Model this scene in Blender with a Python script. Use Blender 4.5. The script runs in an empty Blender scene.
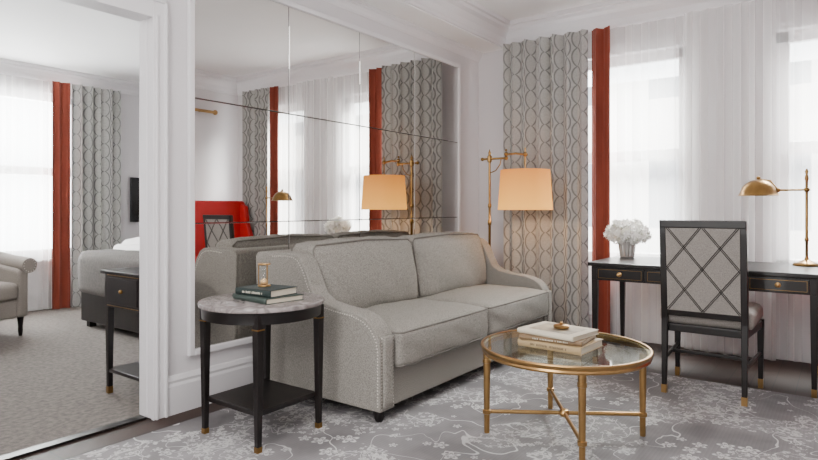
import bpy, bmesh, math, random
from mathutils import Vector, Matrix
random.seed(7)
PI=math.pi
C=bpy.context.scene.collection
# ---------------------------------------------------------------- helpers
class MB:
    def __init__(s): s.bm=bmesh.new(); s.uv=None
    def box(s,x0,x1,y0,y1,z0,z1):
        v=[s.bm.verts.new(p) for p in ((x0,y0,z0),(x1,y0,z0),(x1,y1,z0),(x0,y1,z0),(x0,y0,z1),(x1,y0,z1),(x1,y1,z1),(x0,y1,z1))]
        for f in ((0,3,2,1),(4,5,6,7),(0,1,5,4),(1,2,6,5),(2,3,7,6),(3,0,4,7)): s.bm.faces.new([v[i] for i in f])
        return s
    def taper(s,cx,cy,z0,z1,w0,w1,dx=0,dy=0,d0=None,d1=None):
        d0=d0 or w0; d1=d1 or w1
        v=[]
        for (z,w,d,ox,oy) in ((z0,w0,d0,0,0),(z1,w1,d1,dx,dy)):
            for a,b in ((-1,-1),(1,-1),(1,1),(-1,1)): v.append(s.bm.verts.new((cx+ox+a*w/2,cy+oy+b*d/2,z)))
        for f in ((0,3,2,1),(4,5,6,7),(0,1,5,4),(1,2,6,5),(2,3,7,6),(3,0,4,7)): s.bm.faces.new([v[i] for i in f])
        return s
    def lathe(s,prof,c=(0,0,0),seg=32,axis='z'):
        rings=[]
        for r,z in prof:
            ring=[]
            for i in range(seg):
                a=2*PI*i/seg; p=(r*math.cos(a),r*math.sin(a),z)
                if axis=='x': p=(p[2],p[0],p[1])
                if axis=='y': p=(p[1],p[2],p[0])
                ring.append(s.bm.verts.new((c[0]+p[0],c[1]+p[1],c[2]+p[2])))
            rings.append(ring)
        for a,b in zip(rings,rings[1:]):
            for i in range(seg):
                s.bm.faces.new((a[i],a[(i+1)%seg],b[(i+1)%seg],b[i]))
        if prof[0]!=prof[-1]:
            if prof[0][0]>1e-5: s.bm.faces.new(rings[0][::-1])
            if prof[-1][0]>1e-5: s.bm.faces.new(rings[-1])
        bmesh.ops.remove_doubles(s.bm,verts=[v for r in (rings[0],rings[-1]) for v in r],dist=1e-6)
        return s
    def tube(s,pts,r,seg=10,closed=False):
        pts=[Vector(p) for p in pts]; n=len(pts); rings=[]
        for i,p in enumerate(pts):
            if closed: d=pts[(i+1)%n]-pts[i-1]
            else: d=pts[min(i+1,n-1)]-pts[max(i-1,0)]
            d.normalize()
            u=d.cross(Vector((0,0,1)))
            if u.length<.15: u=d.cross(Vector((0,1,0)))
            u.normalize(); w=d.cross(u)
            rr=r[i] if isinstance(r,(list,tuple)) else r
            rings.append([s.bm.verts.new(p+u*rr*math.cos(2*PI*k/seg)+w*rr*math.sin(2*PI*k/seg)) for k in range(seg)])
        m=n if closed else n-1
        for i in range(m):
            a=rings[i];b=rings[(i+1)%n]
            for k in range(seg): s.bm.faces.new((a[k],a[(k+1)%seg],b[(k+1)%seg],b[k]))
        if not closed:
            s.bm.faces.new(rings[0][::-1]); s.bm.faces.new(rings[-1])
        return s
    def prism(s,poly,axis,a0,a1):
        def P(p,a):
            return {'x':(a,p[0],p[1]),'y':(p[0],a,p[1]),'z':(p[0],p[1],a)}[axis]
        A=[s.bm.verts.new(P(p,a0)) for p in poly]; B=[s.bm.verts.new(P(p,a1)) for p in poly]
        n=len(poly)
        s.bm.faces.new(A[::-1]); s.bm.faces.new(B)
        for i in range(n): s.bm.faces.new((A[i],A[(i+1)%n],B[(i+1)%n],B[i]))
        return s
    def cushion(s,x0,x1,y0,y1,z0,z1,r=.04,bx=.0,by=.0,bz=.03,n=14,shear=0,wr=0.0):
        b=bmesh.new(); bmesh.ops.create_cube(b,size=2)
        bmesh.ops.subdivide_edges(b,edges=b.edges[:],cuts=n,use_grid_fill=True)
        hx,hy,hz=(x1-x0)/2,(y1-y0)/2,(z1-z0)/2; c=Vector(((x0+x1)/2,(y0+y1)/2,(z0+z1)/2))
        mp={}
        for v in b.verts:
            q=v.co.copy()
            q=Vector([math.copysign(1-(1-abs(t))**1.35,t) for t in q])
            p=Vector((q.x*hx,q.y*hy,q.z*hz))
            inn=Vector((max(-hx+r,min(hx-r,p.x)),max(-hy+r,min(hy-r,p.y)),max(-hz+r,min(hz-r,p.z))))
            d=p-inn
            if d.length>1e-6: p=inn+d.normalized()*r
            fx=1-q.x**2;fy=1-q.y**2;fz=1-q.z**2
            p.z+=q.z*bz*(max(0,fx)*max(0,fy))**.6
            p.x+=q.x*bx*max(0,fy*fz)**.6
            p.y+=q.y*by*max(0,fx*fz)**.6
            if wr: p+=Vector((0,1,1))*wr*math.sin(q.x*9+q.z*5)*math.cos(q.y*7+q.x*3)
            p.y+=shear*(p.z+hz)
            mp[v.index]=s.bm.verts.new(c+p)
        for f in b.faces: s.bm.faces.new([mp[v.index] for v in f.verts])
        b.free(); return s
    def ball(s,c,r,seg=10,sq=1):
        return s.lathe([(r*math.sin(PI*i/seg)+ (1e-7 if i in(0,seg) else 0),-sq*r*math.cos(PI*i/seg)) for i in range(seg+1)],c,max(8,seg))
    def dot(s,c,r,ax):
        ax=Vector(ax).normalized(); u=ax.orthogonal().normalized(); w=ax.cross(u); c=Vector(c)
        top=s.bm.verts.new(c+ax*r*.7)
        ring=[s.bm.verts.new(c+(u*math.cos(k*PI/3)+w*math.sin(k*PI/3))*r) for k in range(6)]
        for k in range(6): s.bm.faces.new((ring[k],ring[(k+1)%6],top))
    def build(s,name,mat,parent=None,smooth=False,bevel=0,bseg=2,recalc=True):
        if recalc: bmesh.ops.recalc_face_normals(s.bm,faces=s.bm.faces[:])
        root=parent
        while root is not None and root.parent is not None: root=root.parent
        if root is not None and not root.get('_local'):
            bmesh.ops.translate(s.bm,verts=s.bm.verts[:],vec=-root.location)
        me=bpy.data.meshes.new(name); s.bm.to_mesh(me); s.bm.free()
        o=bpy.data.objects.new(name,me); C.objects.link(o)
        me.materials.append(mat)
        if smooth:
            for p in me.polygons: p.use_smooth=True
        if smooth=='auto':
            try: me.set_sharp_from_angle(angle=math.radians(40))
            except Exception: pass
        if bevel:
            m=o.modifiers.new('bevel','BEVEL'); m.width=bevel; m.segments=bseg; m.limit_method='ANGLE'; m.angle_limit=math.radians(35)
            m.harden_normals=False
        if parent is not None: o.parent=parent
        return o
def tag(o,label,cat,group=None):
    o['label']=label; o['category']=cat
    if group: o['group']=group
    return o
def thing(name,label,cat,loc=(0,0,0),rz=0,group=None,local=False):
    o=bpy.data.objects.new(name,None); C.objects.link(o); o.location=loc; o.rotation_euler=(0,0,rz); o.empty_display_size=.1
    if local: o['_local']=1
    return tag(o,label,cat,group)
def struct(o): o['kind']='structure'; return o
# ---------------------------------------------------------------- materials
def new_mat(name):
    m=bpy.data.materials.new(name); m.use_nodes=True; nt=m.node_tree; nt.nodes.clear()
    out=nt.nodes.new('ShaderNodeOutputMaterial'); return m,nt,out
def N(nt,t,**k):
    n=nt.nodes.new(t)
    for a,b in k.items(): setattr(n,a,b)
    return n
def srgb(r,g,b):
    f=lambda c:(c/255/12.92) if c/255<=.04045 else ((c/255+.055)/1.055)**2.4
    return (f(r),f(g),f(b),1)
def pbr(name,col,rough=.5,metal=0,noise=0,nscale=8,bump=0,bscale=60,spec=.5,sheen=0,col2=None,stretch=None,coat=0):
    m,nt,out=new_mat(name); p=N(nt,'ShaderNodeBsdfPrincipled'); nt.links.new(p.outputs[0],out.inputs[0])
    p.inputs['Base Color'].default_value=col; p.inputs['Roughness'].default_value=rough; p.inputs['Metallic'].default_value=metal
    p.inputs['Specular IOR Level'].default_value=spec; p.inputs['Coat Weight'].default_value=coat
    if sheen: p.inputs['Sheen Weight'].default_value=sheen
    tc=N(nt,'ShaderNodeTexCoord'); mp=N(nt,'ShaderNodeMapping'); nt.links.new(tc.outputs['Object'],mp.inputs[0])
    if stretch: mp.inputs['Scale'].default_value=stretch
    if noise or col2:
        n=N(nt,'ShaderNodeTexNoise'); n.inputs['Scale'].default_value=nscale; n.inputs['Detail'].default_value=6
        nt.links.new(mp.outputs[0],n.inputs[0])
        r=N(nt,'ShaderNodeValToRGB'); nt.links.new(n.outputs['Fac'],r.inputs[0])
        c2=col2 or tuple(list(c*(1-noise) for c in col[:3])+[1])
        r.color_ramp.elements[0].position=.35; r.color_ramp.elements[1].position=.65
        r.color_ramp.elements[0].color=c2; r.color_ramp.elements[1].color=col
        nt.links.new(r.outputs[0],p.inputs['Base Color'])
    if bump:
        n=N(nt,'ShaderNodeTexNoise'); n.inputs['Scale'].default_value=bscale; n.inputs['Detail'].default_value=3
        nt.links.new(mp.outputs[0],n.inputs[0])
        b=N(nt,'ShaderNodeBump'); b.inputs['Strength'].default_value=bump; b.inputs['Distance'].default_value=.004
        nt.links.new(n.outputs['Fac'],b.inputs['Height']); nt.links.new(b.outputs[0],p.inputs['Normal'])
    return m
def math_n(nt,op,a,b=None,c=None):
    n=N(nt,'ShaderNodeMath',operation=op)
    for i,x in enumerate((a,b,c)):
        if x is None: continue
        if isinstance(x,(int,float)): n.inputs[i].default_value=x
        else: nt.links.new(x,n.inputs[i])
    return n.outputs[0]
def mixc(nt,f,a,b):
    n=N(nt,'ShaderNodeMix',data_type='RGBA')
    for i,x in ((0,f),(6,a),(7,b)):
        if isinstance(x,(int,float)): n.inputs[i].default_value=x
        elif isinstance(x,tuple): n.inputs[i].default_value=x
        else: nt.links.new(x,n.inputs[i])
    return n.outputs[2]
M={}
M['wall']=pbr('wall_paint',srgb(212,208,210),.7,noise=.02,nscale=2,bump=.05,bscale=200)
M['trim']=pbr('trim_paint',srgb(221,218,220),.4,noise=.02,nscale=3)
M['ceil']=pbr('ceiling_paint',srgb(244,243,243),.8,noise=.02,nscale=2)
M['dark']=pbr('espresso_wood',srgb(24,18,17),.35,col2=srgb(14,11,11),nscale=12,stretch=(1,1,.15),coat=.1,spec=.35)
M['brass']=pbr('aged_brass',srgb(174,138,90),.3,metal=1,noise=.15,nscale=20)
M['brassd']=pbr('antique_brass',srgb(150,116,68),.32,metal=1,noise=.2,nscale=20)
M['sofa']=pbr('grey_tweed',srgb(160,156,149),.95,col2=srgb(110,106,100),nscale=220,bump=.6,bscale=280,spec=.1)
M['piping']=pbr('tweed_piping',srgb(108,104,98),.9,noise=.1,nscale=60)
M['chairfab']=pbr('chair_fabric',srgb(148,142,136),.9,noise=.3,nscale=200,bump=.3,bscale=300)
M['red']=pbr('rust_velvet',srgb(136,57,38),.85,noise=.12,nscale=4,sheen=.1)
M['redchair']=pbr('red_leather',srgb(192,14,18),.6,noise=.12,nscale=6)
M['cream']=pbr('greige_fabric',srgb(146,138,130),.9,noise=.12,nscale=100,bump=.3,bscale=200)
M['white']=pbr('white_linen',srgb(232,230,228),.85,noise=.03,nscale=10)
M['throw']=pbr('taupe_throw',srgb(92,86,82),.9,noise=.3,nscale=60,bump=.5,bscale=120)
M['black']=pbr('screen_black',srgb(10,11,13),.15,noise=.1,nscale=3)
M['page']=pbr('book_pages',srgb(208,198,178),.8,noise=.12,nscale=1,stretch=(3,3,400))
M['green']=pbr('dark_teal_cloth',srgb(28,42,40),.6,noise=.1,nscale=60)
M['greenl']=pbr('dark_green_cloth',srgb(48,62,56),.6,noise=.1,nscale=60)
M['creamcover']=pbr('tan_cream_cover',srgb(170,146,108),.5,noise=.06,nscale=10)
M['tan']=pbr('brown_cover',srgb(122,98,70),.5,noise=.1,nscale=30)
M['ivory']=pbr('ivory_cover',srgb(186,172,146),.45,col2=srgb(116,106,92),nscale=14)
M['ink']=pbr('ink',srgb(90,76,60),.6,noise=.1,nscale=30)
M['inkl']=pbr('pale_ink',srgb(214,208,190),.6,noise=.1,nscale=30)
M['petal']=pbr('white_petals',srgb(253,251,246),.7,noise=.02,nscale=20)
M['petalin']=pbr('greenish_cream_core',srgb(222,221,206),.8,noise=.05,nscale=20)  # own colour of the bloom's inner ball, slightly greenish cream
M['stem']=pbr('green_stem',srgb(90,120,70),.6,noise=.2,nscale=20)
M['nail']=pbr('pewter_nail',srgb(196,190,180),.35,metal=1,noise=.1,nscale=30)
M['sand']=pbr('sand',srgb(220,180,130),.9,noise=.2,nscale=200)
M['silver']=pbr('silver_vase',srgb(214,210,206),.3,metal=.6,noise=.05,nscale=10)
M['gap']=pbr('mirror_backing',srgb(60,58,58),.6,noise=.1,nscale=10)
m,nt,out=new_mat('mirror_glass'); g=N(nt,'ShaderNodeBsdfPrincipled'); g.inputs['Metallic'].default_value=1; g.inputs['Roughness'].default_value=.0
g.inputs['Base Color'].default_value=(.79,.78,.76,1); nt.links.new(g.outputs[0],out.inputs[0]); M['mirror']=m
m,nt,out=new_mat('stone_facade'); p=N(nt,'ShaderNodeBsdfPrincipled'); p.inputs['Roughness'].default_value=.9
tc=N(nt,'ShaderNodeTexCoord')
sp=N(nt,'ShaderNodeSeparateXYZ'); nt.links.new(tc.outputs['Object'],sp.inputs[0])
fy_=math_n(nt,'ABSOLUTE',math_n(nt,'SUBTRACT',math_n(nt,'FRACT',math_n(nt,'DIVIDE',sp.outputs[1],2.2)),.5))
fz_=math_n(nt,'ABSOLUTE',math_n(nt,'SUBTRACT',math_n(nt,'FRACT',math_n(nt,'DIVIDE',sp.outputs[2],3.1)),.5))
wm=math_n(nt,'MULTIPLY',math_n(nt,'LESS_THAN',fy_,.24),math_n(nt,'LESS_THAN',fz_,.3))
nt.links.new(mixc(nt,wm,srgb(220,214,207),srgb(130,132,136)),p.inputs['Base Color']); nt.links.new(p.outputs[0],out.inputs[0]); M['ext']=m
def glassy(name,tint,r0=.05,r1=.8):
    m,nt,out=new_mat(name); t=N(nt,'ShaderNodeBsdfTransparent'); t.inputs[0].default_value=tint
    g=N(nt,'ShaderNodeBsdfGlossy'); g.inputs['Roughness'].default_value=.01; g.inputs[0].default_value=(1,1,1,1)
    lw=N(nt,'ShaderNodeLayerWeight'); lw.inputs[0].default_value=.5
    a=math_n(nt,'ADD',math_n(nt,'MULTIPLY',math_n(nt,'POWER',lw.outputs['Facing'],4.0),r1),r0)
    x=N(nt,'ShaderNodeMixShader'); nt.links.new(a,x.inputs[0]); nt.links.new(t.outputs[0],x.inputs[1]); nt.links.new(g.outputs[0],x.inputs[2])
    nt.links.new(x.outputs[0],out.inputs[0]); return m
M['glass']=glassy('table_glass',(.84,.90,.88,1),.06,.55)
M['clear']=glassy('clear_glass',(.96,.98,.98,1),.03,.5)
def sheer(name,tr=.5,col=(.94,.93,.915,1)):
    m,nt,out=new_mat(name); t=N(nt,'ShaderNodeBsdfTransparent'); tl=N(nt,'ShaderNodeBsdfTranslucent'); d=N(nt,'ShaderNodeBsdfDiffuse')
    tl.inputs[0].default_value=col; d.inputs[0].default_value=col
    a=N(nt,'ShaderNodeMixShader'); a.inputs[0].default_value=.4; nt.links.new(tl.outputs[0],a.inputs[1]); nt.links.new(d.outputs[0],a.inputs[2])
    lw=N(nt,'ShaderNodeLayerWeight'); lw.inputs[0].default_value=.5
    f=math_n(nt,'MINIMUM',math_n(nt,'ADD',math_n(nt,'MULTIPLY',lw.outputs['Facing'],.4),1-tr-.1),.97)
    b=N(nt,'ShaderNodeMixShader'); nt.links.new(f,b.inputs[0]); nt.links.new(t.outputs[0],b.inputs[1]); nt.links.new(a.outputs[0],b.inputs[2])
    nt.links.new(b.outputs[0],out.inputs[0]); return m
M['sheer']=sheer('sheer_voile',.54)
m,nt,out=new_mat('lit_lampshade'); d=N(nt,'ShaderNodeBsdfDiffuse'); d.inputs[0].default_value=srgb(140,100,60); e=N(nt,'ShaderNodeEmission')
tc=N(nt,'ShaderNodeTexCoord'); sp=N(nt,'ShaderNodeSeparateXYZ'); nt.links.new(tc.outputs['Generated'],sp.inputs[0])
r=N(nt,'ShaderNodeValToRGB'); nt.links.new(sp.outputs[2],r.inputs[0]); r.color_ramp.elements[0].color=srgb(255,178,78); r.color_ramp.elements[1].color=srgb(200,122,52)
r.color_ramp.elements[0].position=.1
nt.links.new(r.outputs[0],e.inputs[0]); e.inputs[1].default_value=1.6
a=N(nt,'ShaderNodeAddShader'); nt.links.new(d.outputs[0],a.inputs[0]); nt.links.new(e.outputs[0],a.inputs[1]); nt.links.new(a.outputs[0],out.inputs[0]); M['shade']=m
# patterned curtain: chains of oval links
m,nt,out=new_mat('oval_link_curtain'); p=N(nt,'ShaderNodeBsdfPrincipled'); p.inputs['Roughness'].default_value=.75; p.inputs['Specular IOR Level'].default_value=.3
uv=N(nt,'ShaderNodeUVMap'); sp=N(nt,'ShaderNodeSeparateXYZ'); nt.links.new(uv.outputs[0],sp.inputs[0])
u=math_n(nt,'DIVIDE',sp.outputs[0],.13); c=math_n(nt,'ABSOLUTE',math_n(nt,'SUBTRACT',math_n(nt,'FRACT',u),.5))
col=math_n(nt,'MULTIPLY',math_n(nt,'MODULO',math_n(nt,'FLOOR',u),2),.5)
ph=math_n(nt,'ADD',math_n(nt,'DIVIDE',sp.outputs[1],.16),col)
s_=math_n(nt,'POWER',math_n(nt,'ABSOLUTE',math_n(nt,'SINE',math_n(nt,'MULTIPLY',ph,PI))),.65)
tg=math_n(nt,'ADD',math_n(nt,'MULTIPLY',s_,.40),.05)
df=math_n(nt,'ABSOLUTE',math_n(nt,'SUBTRACT',c,tg))
ln=N(nt,'ShaderNodeMapRange'); nt.links.new(df,ln.inputs[0]); ln.inputs[1].default_value=.02; ln.inputs[2].default_value=.11; ln.inputs[3].default_value=1; ln.inputs[4].default_value=0
no=N(nt,'ShaderNodeTexNoise'); no.inputs['Scale'].default_value=60; nt.links.new(uv.outputs[0],no.inputs[0])
bg=mixc(nt,no.outputs['Fac'],srgb(162,161,157),srgb(198,197,193))
nt.links.new(mixc(nt,math_n(nt,'MULTIPLY',ln.outputs[0],.75),bg,srgb(94,93,95)),p.inputs['Base Color']); nt.links.new(p.outputs[0],out.inputs[0]); M['curtain']=m
# marble
m,nt,out=new_mat('grey_marble'); p=N(nt,'ShaderNodeBsdfPrincipled'); p.inputs['Roughness'].default_value=.18
tc=N(nt,'ShaderNodeTexCoord'); no=N(nt,'ShaderNodeTexNoise'); no.inputs['Scale'].default_value=9; no.inputs['Detail'].default_value=12; no.inputs['Distortion'].default_value=1.0
nt.links.new(tc.outputs['Object'],no.inputs[0]); v=math_n(nt,'ABSOLUTE',math_n(nt,'SUBTRACT',no.outputs['Fac'],.5))
r=N(nt,'ShaderNodeValToRGB'); nt.links.new(v,r.inputs[0]); r.color_ramp.elements[0].color=srgb(112,104,102); r.color_ramp.elements[1].position=.12; r.color_ramp.elements[1].color=srgb(152,144,142)
nt.links.new(r.outputs[0],p.inputs['Base Color']); nt.links.new(p.outputs[0],out.inputs[0]); M['marble']=m
# floor wood
m,nt,out=new_mat('dark_plank_floor'); p=N(nt,'ShaderNodeBsdfPrincipled'); p.inputs['Roughness'].default_value=.5; p.inputs['Specular IOR Level'].default_value=.3
tc=N(nt,'ShaderNodeTexCoord'); mp=N(nt,'ShaderNodeMapping'); nt.links.new(tc.outputs['Object'],mp.inputs[0])
br=N(nt,'ShaderNodeTexBrick'); nt.links.new(mp.outputs[0],br.inputs[0]); br.inputs['Scale'].default_value=1; br.inputs['Brick Width'].default_value=1.2; br.inputs['Row Height'].default_value=.12
br.inputs['Mortar Size'].default_value=.002; br.inputs['Color1'].default_value=srgb(54,36,28); br.inputs['Color2'].default_value=srgb(40,27,22); br.inputs['Mortar'].default_value=srgb(16,12,10)
nt.links.new(br.outputs[0],p.inputs['Base Color']); nt.links.new(p.outputs[0],out.inputs[0]); M['floor']=m
M['carpet']=pbr('taupe_carpet',srgb(110,102,96),.95,col2=srgb(84,78,73),nscale=38,bump=.5,bscale=160)
# rug
m,nt,out=new_mat('floral_rug'); p=N(nt,'ShaderNodeBsdfPrincipled'); p.inputs['Roughness'].default_value=.95; p.inputs['Specular IOR Level'].default_value=.1
tc=N(nt,'ShaderNodeTexCoord'); P=tc.outputs['Object']
def noise(scale,detail=2,dist=0,vec=P):
    n=N(nt,'ShaderNodeTexNoise'); n.inputs['Scale'].default_value=scale; n.inputs['Detail'].default_value=detail; n.inputs['Distortion'].default_value=dist; nt.links.new(vec,n.inputs[0]); return n
def step_lt(x,a,b):
    n=N(nt,'ShaderNodeMapRange'); nt.links.new(x,n.inputs[0]); n.inputs[1].default_value=a; n.inputs[2].default_value=b; n.inputs[3].default_value=1; n.inputs[4].default_value=0; return n.outputs[0]
def flowers(scale,R0,petals,rand=1,thr=.35):
    vo=N(nt,'ShaderNodeTexVoronoi',voronoi_dimensions='2D'); vo.inputs['Scale'].default_value=scale; vo.inputs['Randomness'].default_value=rand; nt.links.new(P,vo.inputs['Vector'])
    sb=N(nt,'ShaderNodeVectorMath',operation='SUBTRACT'); nt.links.new(P,sb.inputs[0]); nt.links.new(vo.outputs['Position'],sb.inputs[1])
    s3=N(nt,'ShaderNodeSeparateXYZ'); nt.links.new(sb.outputs[0],s3.inputs[0])
    ang=math_n(nt,'ARCTAN2',s3.outputs[1],s3.outputs[0])
    rr=math_n(nt,'SQRT',math_n(nt,'ADD',math_n(nt,'MULTIPLY',s3.outputs[0],s3.outputs[0]),math_n(nt,'MULTIPLY',s3.outputs[1],s3.outputs[1])))
    cs=N(nt,'ShaderNodeSeparateColor'); nt.links.new(vo.outputs['Color'],cs.inputs[0])
    lob=math_n(nt,'ABSOLUTE',math_n(nt,'COSINE',math_n(nt,'ADD',math_n(nt,'MULTIPLY',ang,petals/2),math_n(nt,'MULTIPLY',cs.outputs[0],6))))
    R=math_n(nt,'MULTIPLY',math_n(nt,'ADD',math_n(nt,'MULTIPLY',lob,.65),.35),math_n(nt,'MULTIPLY',math_n(nt,'ADD',cs.outputs[1],.45),R0))
    q=math_n(nt,'DIVIDE',rr,R)
    petal=step_lt(q,.9,1.05)
    ring=math_n(nt,'SUBTRACT',1,math_n(nt,'MULTIPLY',step_lt(math_n(nt,'ABSOLUTE',math_n(nt,'SUBTRACT',q,.5)),.1,.18),.8))
    keep=math_n(nt,'GREATER_THAN',cs.outputs[2],thr)
    return math_n(nt,'MULTIPLY',math_n(nt,'MULTIPLY',petal,ring),keep)
def line(sc,lev,w,dist=.5,det=1.5): return step_lt(math_n(nt,'ABSOLUTE',math_n(nt,'SUBTRACT',noise(sc,det,dist).outputs['Fac'],lev)),w,w*1.8)
v1=line(3.0,.5,.003,.8); v2=line(5.6,.46,.0045,.5); v3=line(10.,.55,.0065,.4)
msk=math_n(nt,'GREATER_THAN',noise(2.4,1.5).outputs['Fac'],.48)
vines=math_n(nt,'MAXIMUM',v1,math_n(nt,'MULTIPLY',math_n(nt,'MAXIMUM',v2,v3),msk))
f1=flowers(8.5,.034,5,1,.45); f2=flowers(16,.018,4,1,.35); f3=flowers(28,.010,3,1,.35)
allp=math_n(nt,'MAXIMUM',math_n(nt,'MAXIMUM',vines,f1),math_n(nt,'MAXIMUM',math_n(nt,'MULTIPLY',f2,msk),math_n(nt,'MULTIPLY',f3,msk)))
fib=noise(120,2); wear=noise(1.7,3)
allp=math_n(nt,'MULTIPLY',allp,math_n(nt,'MULTIPLY',math_n(nt,'ADD',math_n(nt,'MULTIPLY',fib.outputs['Fac'],.35),.5),math_n(nt,'ADD',wear.outputs['Fac'],.28)))
mot=noise(2.4,7)
mr=N(nt,'ShaderNodeMapRange'); nt.links.new(mot.outputs['Fac'],mr.inputs[0]); mr.inputs[1].default_value=.36; mr.inputs[2].default_value=.64
base=mixc(nt,mr.outputs[0],srgb(114,111,112),srgb(148,145,146))
s3=N(nt,'ShaderNodeSeparateXYZ'); nt.links.new(P,s3.inputs[0])
wv=math_n(nt,'FRACT',math_n(nt,'MULTIPLY',s3.outputs[1],60)); base=mixc(nt,math_n(nt,'MULTIPLY',wv,.22),base,srgb(90,87,89))
nt.links.new(mixc(nt,allp,base,srgb(222,220,218)),p.inputs['Base Color']); nt.links.new(p.outputs[0],out.inputs[0]); M['rug']=m

# ---------------------------------------------------------------- room shell
XW=5.1; YM=2.9; YF=-.85; XL=-2.2; HC=2.82; HB=2.61; BY=7.0; BC=2.62
def bx(name,mat,*bs,bevel=0):
    m=MB()
    for b in bs: m.box(*b)
    return struct(m.build(name,mat,bevel=bevel))
bx('floor',M['floor'],(XL,XW,YF,2.96,-.05,0))
bx('floor_bedroom',M['carpet'],(-.6,XW,2.96,BY,-.05,.004))
bx('ceiling',M['ceil'],(XL,XW+.3,YF-.1,YM,HC,HC+.1))
bx('ceiling_bedroom',M['ceil'],(-.6,XW+.3,3.02,BY+.3,BC,BC+.1))
DX0,DX1,DH=.45,1.705,2.1
bx('wall_back',M['wall'],(XL,DX0,YM,3.02,0,HC+.1),(DX1,XW+.3,YM,3.02,0,HC+.1),(DX0,DX1,YM,3.02,DH,HC+.1))
bx('ceiling_beam',M['ceil'],(XL,XW,2.62,YM,HB,HC))
def wall_with_windows_x(name,x0,x1,y0,y1,h,wins):
    m=MB(); cur=y0
    for a,b,z0,z1 in wins:
        m.box(x0,x1,cur,a,0,h); m.box(x0,x1,a,b,0,z0); m.box(x0,x1,a,b,z1,h); cur=b
    m.box(x0,x1,cur,y1,0,h); return struct(m.build(name,M['wall']))
W1=(1.0,2.15,.62,2.4); W2=(-.6,.42,.62,2.4)
wall_with_windows_x('wall_right',XW,XW+.3,YF-.1,YM,HC,[W2,W1])
bx('wall_front',M['wall'],(XL,XW,YF-.1,YF,0,HC))
bx('wall_left',M['wall'],(XL-.1,XL,YF-.1,3.02,0,HC))
m=MB(); BW=(1.2,3.25,.55,2.35)
m.box(-.6,BW[0],BY,BY+.3,0,BC); m.box(BW[1],XW,BY,BY+.3,0,BC); m.box(BW[0],BW[1],BY,BY+.3,0,BW[2]); m.box(BW[0],BW[1],BY,BY+.3,BW[3],BC)
struct(m.build('wall_bedroom_back',M['wall']))
bx('wall_bedroom_right',M['wall'],(XW,XW+.3,3.02,BY+.3,0,BC))
bx('wall_bedroom_left',M['wall'],(-.7,-.6,3.02,BY+.3,0,BC))
def window(i,axis,pos,a0,a1,z0,z1,mid):
    fr=MB(); d0,d1=pos+.08,pos+.14
    def b(p0,p1,c0,c1,e0,e1):
        if axis=='x': fr.box(e0,e1,p0,p1,c0,c1)
        else: fr.box(p0,p1,e0,e1,c0,c1)
    for (p0,p1) in ((a0,a0+.09),(a1-.09,a1)): b(p0,p1,z0,z1,d0,d1)
    b(a0,a1,z0,z0+.10,d0,d1); b(a0,a1,z1-.08,z1,d0,d1); b(a0,a1,mid-.045,mid+.045,d0-.02,d1)
    o=struct(fr.build('window_%d'%i,M['trim'],bevel=.004))
    g=MB()
    if axis=='x': g.box(pos+.105,pos+.111,a0+.05,a1-.05,z0+.05,z1-.05)
    else: g.box(a0+.05,a1-.05,pos+.105,pos+.111,z0+.05,z1-.05)
    g.build('pane',M['clear'],o)
    s=MB()
    if axis=='x': s.box(pos-.03,pos+.1,a0-.04,a1+.04,z0-.03,z0)
    else: s.box(a0-.04,a1+.04,pos-.03,pos+.1,z0-.03,z0)
    s.build('sill',M['trim'],o,bevel=.004)
    return o
window(1,'x',XW,*W1,1.54); window(2,'x',XW,*W2,1.54); window(3,'y',BY,*BW,1.5)
cr=[(0,0),(.018,0),(.024,.02),(.035,.03),(.05,.075),(.085,.12),(.12,.14),(.125,.165),(.15,.17),(.155,.205),(0,.205)]
m=MB(); m.prism([(XW-a,HC-.205+b) for a,b in cr],'y',YF,2.62); struct(m.build('trim_1',M['trim']))
m=MB(); m.prism([(2.62-a*.9,HC-.2+b*.97) for a,b in cr],'x',XL,XW); struct(m.build('trim_2',M['trim']))
m=MB(); m.prism([(YF+a,HC-.205+b) for a,b in cr],'x',XL,XW); struct(m.build('trim_3',M['trim']))
m=MB(); m.prism([(BY-a*.7,BC-.145+b*.7) for a,b in cr],'x',-.6,XW); struct(m.build('trim_4',M['trim']))
m=MB(); m.prism([(XW-a*.7,BC-.145+b*.7) for a,b in cr],'y',3.02,BY); struct(m.build('trim_5',M['trim']))
m=MB(); m.prism([(YM-a*.35,HB-.08+b*.39) for a,b in cr],'x',1.9,XW); struct(m.build('trim_6',M['trim']))
bx('trim_8',M['trim'],(DX1-.015,DX1+.062,YM-.022,YM,0,DH+.085),(DX1-.003,DX1+.012,YM-.03,YM,0,DH),(DX1+.047,DX1+.062,YM-.034,YM,0,DH+.085),bevel=.004)
bx('trim_9',M['trim'],(DX0-.07,DX1-.015,YM-.022,YM,DH-.015,DH+.085),(DX0-.07,DX1+.062,YM-.034,YM,DH+.07,DH+.085),bevel=.004)
bx('trim_10',M['trim'],(DX0-.07,DX0+.015,YM-.022,YM,0,DH+.085),bevel=.004)
bx('trim_11',M['trim'],(DX1-.012,DX1,YM,3.02,0.004,DH),(DX0,DX0+.016,YM,3.02,0.004,DH),(DX0,DX1,YM,3.02,DH-.012,DH),(DX1-.018,DX1-.011,2.94,2.98,0.004,DH),bevel=.003)
bb=[(0,0),(.022,0),(.022,.15),(.016,.165),(.02,.18),(.012,.2),(0,.205)]
m=MB(); m.prism([(YM-a,b) for a,b in bb],'x',DX1+.062,XW); struct(m.build('baseboard_back',M['trim']))
m=MB(); m.prism([(XW-a,b) for a,b in bb],'y',YF,YM-.022); struct(m.build('baseboard_right',M['trim']))
m=MB(); m.prism([(YF+a,b) for a,b in bb],'x',XL,XW-.022); struct(m.build('baseboard_front',M['trim']))
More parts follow.
